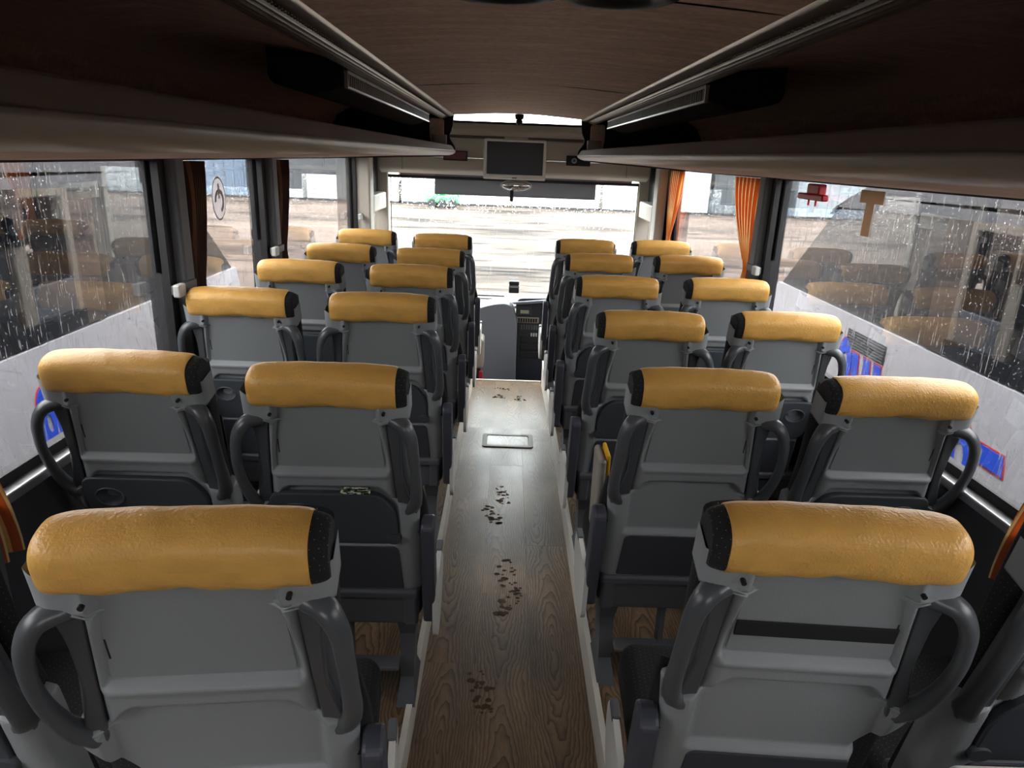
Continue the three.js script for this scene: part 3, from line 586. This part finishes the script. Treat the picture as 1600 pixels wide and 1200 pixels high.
curtain(-1, -3.70, -3.84, -3.73, 1.2, 0.95, -3.70, -3.82, M.brownCurtain, 'brown folded curtain at pillar beside the third row from windshield', 0.03);
for (const [s, z, w] of [[-1, -1.40, 'beside the sixth row opposite the red hammer'], [-1, -2.46, 'on charcoal pillar beside fourth row, brown curtain side'], [-1, -3.52, 'on charcoal pillar beside third row, brown curtain side'], [-1, -5.6, 'on front charcoal pillar, brown curtain side'], [1, -1.38, 'beside the sixth row, red hammer side'], [1, -3.46, 'on charcoal pillar halfway along, red hammer side']]) {
  const c = thing('curtain_clip', `silver curtain tie-back clip ${w}`, 'clip', [s * 1.19, 1.21, z]);
  part('strap', rbox(-0.008 * s, 0.012 * s, -0.018, 0.018, -0.14, 0.03, 0.006), M.pillar, c);
  part('catch', rbox(-s * 0.02, s * 0.004, -0.024, 0.02, -0.02, 0.035, 0.006), M.white, c);
}

// ---------------------------------------------------------------- small things
{
  const h = thing('emergency_hammer', 'red emergency hammer in its holder at top of window', 'hammer', [1.228, 1.592, -3.0]);
  part('holder', rbox(-0.02, 0.015, 0, 0.045, -0.06, 0.06, 0.008), M.red, h);
  part('hammer_head', rbox(-0.03, 0.0, -0.02, 0.006, -0.125, 0.125, 0.008), M.red, h);
  for (const z of [-0.03, 0.04]) part('pin', new THREE.CylinderGeometry(0.005, 0.004, 0.025, 10).translate(-0.015, -0.03, z), M.red, h);
  const sticker = P({ color: 0xb9a48f, roughness: 0.9, transmission: 0.45, thickness: 0 });
  solo('window_sticker', [box(1.252, 1.2535, 1.585, 1.63, -2.50, -2.67), box(1.252, 1.2535, 1.47, 1.585, -2.56, -2.62)], sticker, 'beige T-shaped sticker on the long window near red hammer', 'sticker');
  const st = thing('exit_sticker', 'round pictogram sticker on the short window between two pillars', 'sticker', [-1.25, 1.485, -3.04]);
  part('disc', new THREE.CylinderGeometry(0.085, 0.085, 0.001, 40).scale(1, 1, 0.8).rotateZ(Math.PI / 2), P({ color: 0xdedadb, roughness: 0.55, transmission: 0.85, thickness: 0 }), st);
  part('ring', new THREE.TorusGeometry(0.085, 0.004, 6, 40).scale(0.8, 1, 0.3).rotateY(Math.PI / 2), M.white, st);
  part('pictogram', new THREE.TorusGeometry(0.04, 0.009, 6, 20, Math.PI * 1.4).scale(1, 1, 0.2).rotateZ(-1.2).rotateY(Math.PI / 2).translate(0.002, -0.01, 0), M.white, st);
  part('pictogram', box(0.001, 0.003, 0.0, 0.06, -0.006, 0.008), M.white, st);
  const p = thing('partition', 'pale grey low partition with rounded top behind the sixth row, red hammer side', 'partition', [0.85, POD, -0.68]);
  part('top_rail', rbox(-0.31, 0.33, 0.825, 0.865, -0.03, 0.05, 0.018, 5), M.white, p); part('panel', rbox(-0.29, 0.32, 0, 0.835, -0.005, 0.025, 0.008), M.bar, p);
  const wr = solo('snack_wrapper', (() => { const g = new THREE.PlaneGeometry(0.075, 0.018, 16, 6), q = g.attributes.position; for (let i = 0; i < q.count; i++) q.setZ(i, 0.006 * Math.sin(i * 1.7) + 0.004 * Math.sin(i * 0.6)); g.computeVertexNormals(); return g.rotateX(-0.5).translate(-0.405, 0.874, -1.624); })(), S({ map: tex(64, 32, (u, v) => { const n = fbm(u, v, 8, 8, 3); return n > 0.55 ? [225, 225, 215] : n > 0.42 ? [60, 95, 50] : [25, 30, 28]; }), roughness: 0.25 }), 'crumpled shiny wrapper sticking out of seat pocket', 'wrapper');
  const cl = thing('cleaning_cloth', 'grey and yellow cloth tucked beside a seat belt, red hammer side', 'cloth', [0.28, 0.72, -1.98]);
  part('towel', rbox(-0.025, 0.0, -0.14, 0.13, -0.07, 0.06, 0.02), M.greige, cl); part('edge', rbox(0.0, 0.012, -0.13, 0.14, -0.06, 0.05, 0.006), S({ color: 0xd9a916, roughness: 0.8 }), cl);
  const ha = thing('floor_hatch', 'small framed hatch let into the aisle floor', 'hatch', [0.006, 0.0005, -4.085]);
  part('frame', plate([[-0.157, -0.105, 0.025], [0.157, -0.105, 0.025], [0.157, 0.105, 0.025], [-0.157, 0.105, 0.025]], 0.006, 0.002, [outline([[-0.13, -0.08, 0.015], [0.13, -0.08, 0.015], [0.13, 0.08, 0.015], [-0.13, 0.08, 0.015]])]).rotateX(-Math.PI / 2), M.greige, ha);
  part('lid', metres(plate([[-0.127, -0.077, 0.013], [0.127, -0.077, 0.013], [0.127, 0.077, 0.013], [-0.127, 0.077, 0.013]], 0.003, 0.001).rotateX(-Math.PI / 2)), M.wood, ha);
  // wet shoe prints: clusters of thin water blobs
  const prints = [[-0.075, -1.92, 0.2], [0.02, -2.42, -0.3], [-0.07, -3.13, 0.4], [-0.02, -3.35, 0.1], [-0.05, -5.05, 0.5], [0.1, -5.0, 0.2], [-0.02, -5.3, 0.9], [0.005, -2.62, 0.1]];
  prints.forEach(([x, z, a], i) => {
    const gs = [];
    for (let k = 0; k < 26; k++) {
      const L = (rnd() - 0.5) * 0.2, W = (rnd() - 0.5) * 0.085 * (1 - 0.5 * Math.abs(L) / 0.13), r = 0.004 + 0.011 * rnd() * rnd(), sh = new THREE.Shape();
      for (let q = 0; q <= 14; q++) { const an = q / 14 * Math.PI * 2, rr = r * (0.75 + 0.5 * vn(k * 3 + Math.cos(an) * 2 + 9, Math.sin(an) * 2 + i * 5 + 9, 64, 64)); const px = W + rr * Math.cos(an) * 1.3, py = L + rr * Math.sin(an); q ? sh.lineTo(px, py) : sh.moveTo(px, py); }
      gs.push(new THREE.ExtrudeGeometry(sh, { depth: 0.0006, bevelEnabled: false }).rotateX(-Math.PI / 2).rotateY(a).translate(x, z < -4.3 ? -0.069 * (-z - 4.3) : 0.0002, z));
    }
    const m = solo('wet_footprint', join(gs), M.water, 'wet shoe print drying on the aisle floor', 'footprint', 'wet shoe prints along the aisle'); m.userData.kind = 'stuff';
  });
}

// ---------------------------------------------------------------- outside: yard, neighbouring coaches, far containers
const GY = -1.35;
{
  const g = new THREE.PlaneGeometry(400, 400, 1, 1).rotateX(-Math.PI / 2).translate(0, GY, -60), uv = g.attributes.uv, p = g.attributes.position;
  for (let i = 0; i < uv.count; i++) uv.setXY(i, p.getX(i) / 14, p.getZ(i) / 11);
  struct('ground', g, M.ground, 'wet gravel yard with tyre tracks outside', 'ground');
}
function neighbour(s, xs, zFront, label) {
  const W = 2.4, x0 = xs, x1 = xs + s * W, c = thing('parked_coach', label, 'coach', [(x0 + x1) / 2, GY, -1]);
  const T = (g) => g.translate(-(x0 + x1) / 2, -GY, 1);
  const sideShape = (pts) => { const g = extrudeX(pts, Math.min(x0, x1), Math.max(x0, x1)); return T(g); };
  const zB = 6.5;
  part('lower_body', sideShape([[zB, -1.0, 0.05], [zB, 0.6], [zFront + 0.05, 0.6, 0.02], [zFront - 0.1, 0.2, 0.1], [zFront - 0.12, -1.0, 0.1]]), M.busWhite, c);
  part('roof', sideShape([[zB, 1.5], [zB, 1.66, 0.08], [zFront + 1.75, 1.66, 0.1], [zFront + 1.0, 1.38, 0.05], [zFront + 0.95, 1.33], [zFront + 1.3, 1.5]]), M.busRoof, c);
  const inset = 0.012;
  const cabin = extrudeX([[zB - 0.02, 0.58], [zB - 0.02, 1.55], [zFront + 1.5, 1.55], [zFront + 0.98, 1.34], [zFront + 0.06, 0.58]], Math.min(x0, x1) + 0.03, Math.max(x0, x1) - 0.03);
  part('cabin', T(cabin), M.black, c);
  let z = zB - 0.1;
  for (const len of [1.6, 1.6, 1.6, 1.6, 1.5, 1.5, 1.5]) {
    const a = z, b = Math.max(z - len, zFront + 1.3); if (a - b < 0.25) break;
    part('side_pane', T(box(x0 + s * 0.01, x0 + s * 0.03, 0.615, 1.49, a, b + 0.02)), M.busGlass, c); z = b;
  }
  const lx = x0 - s * 0.004;
  for (const wz of [4, zFront + 2.4]) part('wheel', T(new THREE.CylinderGeometry(0.48, 0.48, 0.3, 28).rotateZ(Math.PI / 2).translate(x0 + s * 0.14, GY + 0.48, wz)), M.black, c);
  return { c, T, lx };
}
{
  const L = neighbour(-1, -2.6, -6.75, 'silver-white coach parked alongside, beyond the brown curtains');
  const R = neighbour(1, 2.7, -7.1, 'silver-white coach with blue lettering parked on red hammer side');
  const slab = (T, name, pts, lx, s, mat, c, th = 0.004) => part(name, T(extrudeX(pts, Math.min(lx, lx + s * 0.006), Math.max(lx, lx + s * 0.006))), mat, c);
  const ring = (zc, yc, rz, ry, k, lean) => { // slanted O in (z,y)
    const s = new THREE.Shape(), h = new THREE.Path(), f = (a, q) => [zc + q * rz * Math.cos(a) - lean * q * ry * Math.sin(a), yc + q * ry * Math.sin(a)];
    for (let i = 0; i <= 36; i++) { const a = i / 36 * Math.PI * 2; i ? s.lineTo(...f(a, 1)) : s.moveTo(...f(a, 1)); i ? h.lineTo(...f(a, k)) : h.moveTo(...f(a, k)); }
    s.holes.push(h); return s;
  };
  const letter = (shape, o, s, mat, out) => { const g = new THREE.ExtrudeGeometry(shape, { depth: 0.004, bevelEnabled: false }); g.rotateY(-Math.PI / 2).translate(o.lx + (s > 0 ? 0.004 - out : out), 0, 0); part('letter', o.T(g), mat, o.c); };
  const bar = (z0, z1, y0, y1, lean) => outline([[z0 - lean * y0, y0], [z1 - lean * y0, y0], [z1 - lean * y1, y1], [z0 - lean * y1, y1]]);
  // blue letters with thin red edges on the flank of the coach across from the hammer
  for (const [mat, d, out] of [[M.busRed, 0.012, 0], [M.busBlue, 0, 0.003]]) {
    letter(ring(-5.42, 0.25, 0.11 + d, 0.17 + d, 0.35, 0.15), R, 1, mat, out);
    for (const z of [-5.2, -5.02, -4.86]) letter(bar(z - 0.05 - d, z + 0.05 + d, 0.08 - d, 0.34 + d, 0.2), R, 1, mat, out);
    letter(ring(-3.86, 0.1, 0.13 + d, 0.22 + d, 0.35, 0.15), R, 1, mat, out);
    letter(bar(-3.66 - d, -3.46 + d, 0.13 - d, 0.24 + d, 0.2), R, 1, mat, out);
    letter(bar(-3.66 - d, -3.52 + d, -0.05 - d, 0.04 + d, 0.2), R, 1, mat, out);
    letter(ring(-3.74, 0.16, 0.09 + d, 0.22 + d, 0.25, -0.1), L, -1, mat, out);
  }
  const v = part('vent_grille', R.T(box(R.lx, R.lx + 0.006, 0.36, 0.5, -4.86, -5.45)), M.rubber, R.c);
  for (let k = 0; k < 6; k++) part('louvre', R.T(box(R.lx - 0.004, R.lx + 0.002, 0.37 + k * 0.022, 0.38 + k * 0.022, -4.88, -5.43)), M.pillar, v);
}
{
  const row = [[-9.4, 2.6, 0xcfc8ba, 'cream'], [-6.7, 2.4, 0x6f7072, 'dark grey'], [-4.2, 4.2, 0xd8cfc0, 'pale cream'], [0.2, 5.4, 0xc9c9cb, 'light grey'], [5.8, 4.2, 0xd6d2cc, 'off-white'], [10.2, 2.2, 0xbfc2c4, 'silver grey'], [12.6, 4.8, 0x4a5358, 'slate'], [17.8, 5, 0x7f8a90, 'blue-grey'], [-14.2, 4.6, 0x454b50, 'anthracite'], [-19.6, 5, 0x56697c, 'dull blue']];
  for (const [x, w, col, nm] of row) {
    const c = thing('container', `${nm} storage container at the far edge of the yard`, 'container', [x + w / 2, GY, -45]);
    const m = S({ color: col, roughness: 0.6 });
    part('body', box(-w / 2 + 0.04, w / 2 - 0.04, 0.1, 2.9, -2.4, 0), m, c);
    for (let k = 0; k < Math.floor(w / 0.6); k++) part('rib', box(-w / 2 + 0.2 + k * 0.6, -w / 2 + 0.32 + k * 0.6, 0.15, 2.8, 0, 0.05), m, c);
    part('skid', box(-w / 2 + 0.04, w / 2 - 0.04, 0, 0.12, -2.4, 0.03), M.rubber, c);
  }
  const d = thing('green_digger', 'small bright green machine before the far containers', 'machine', [-3.9, GY, -43]);
  const gm = S({ color: 0x2fae4f, roughness: 0.5 });
  part('body', rbox(-0.9, 0.9, 0.25, 0.7, -0.6, 0.6, 0.1), gm, d); part('cab', rbox(-0.4, 0.15, 0.7, 1.3, -0.4, 0.4, 0.1), gm, d); part('boom', rbox(0.3, 1.1, 0.6, 0.85, -0.1, 0.1, 0.06), gm, d);
  for (const x of [-0.6, 0, 0.6]) part('wheel', new THREE.CylinderGeometry(0.25, 0.25, 1.3, 18).rotateX(Math.PI / 2).translate(x, 0.25, 0), M.black, d);
}

renderer.render(scene, camera);
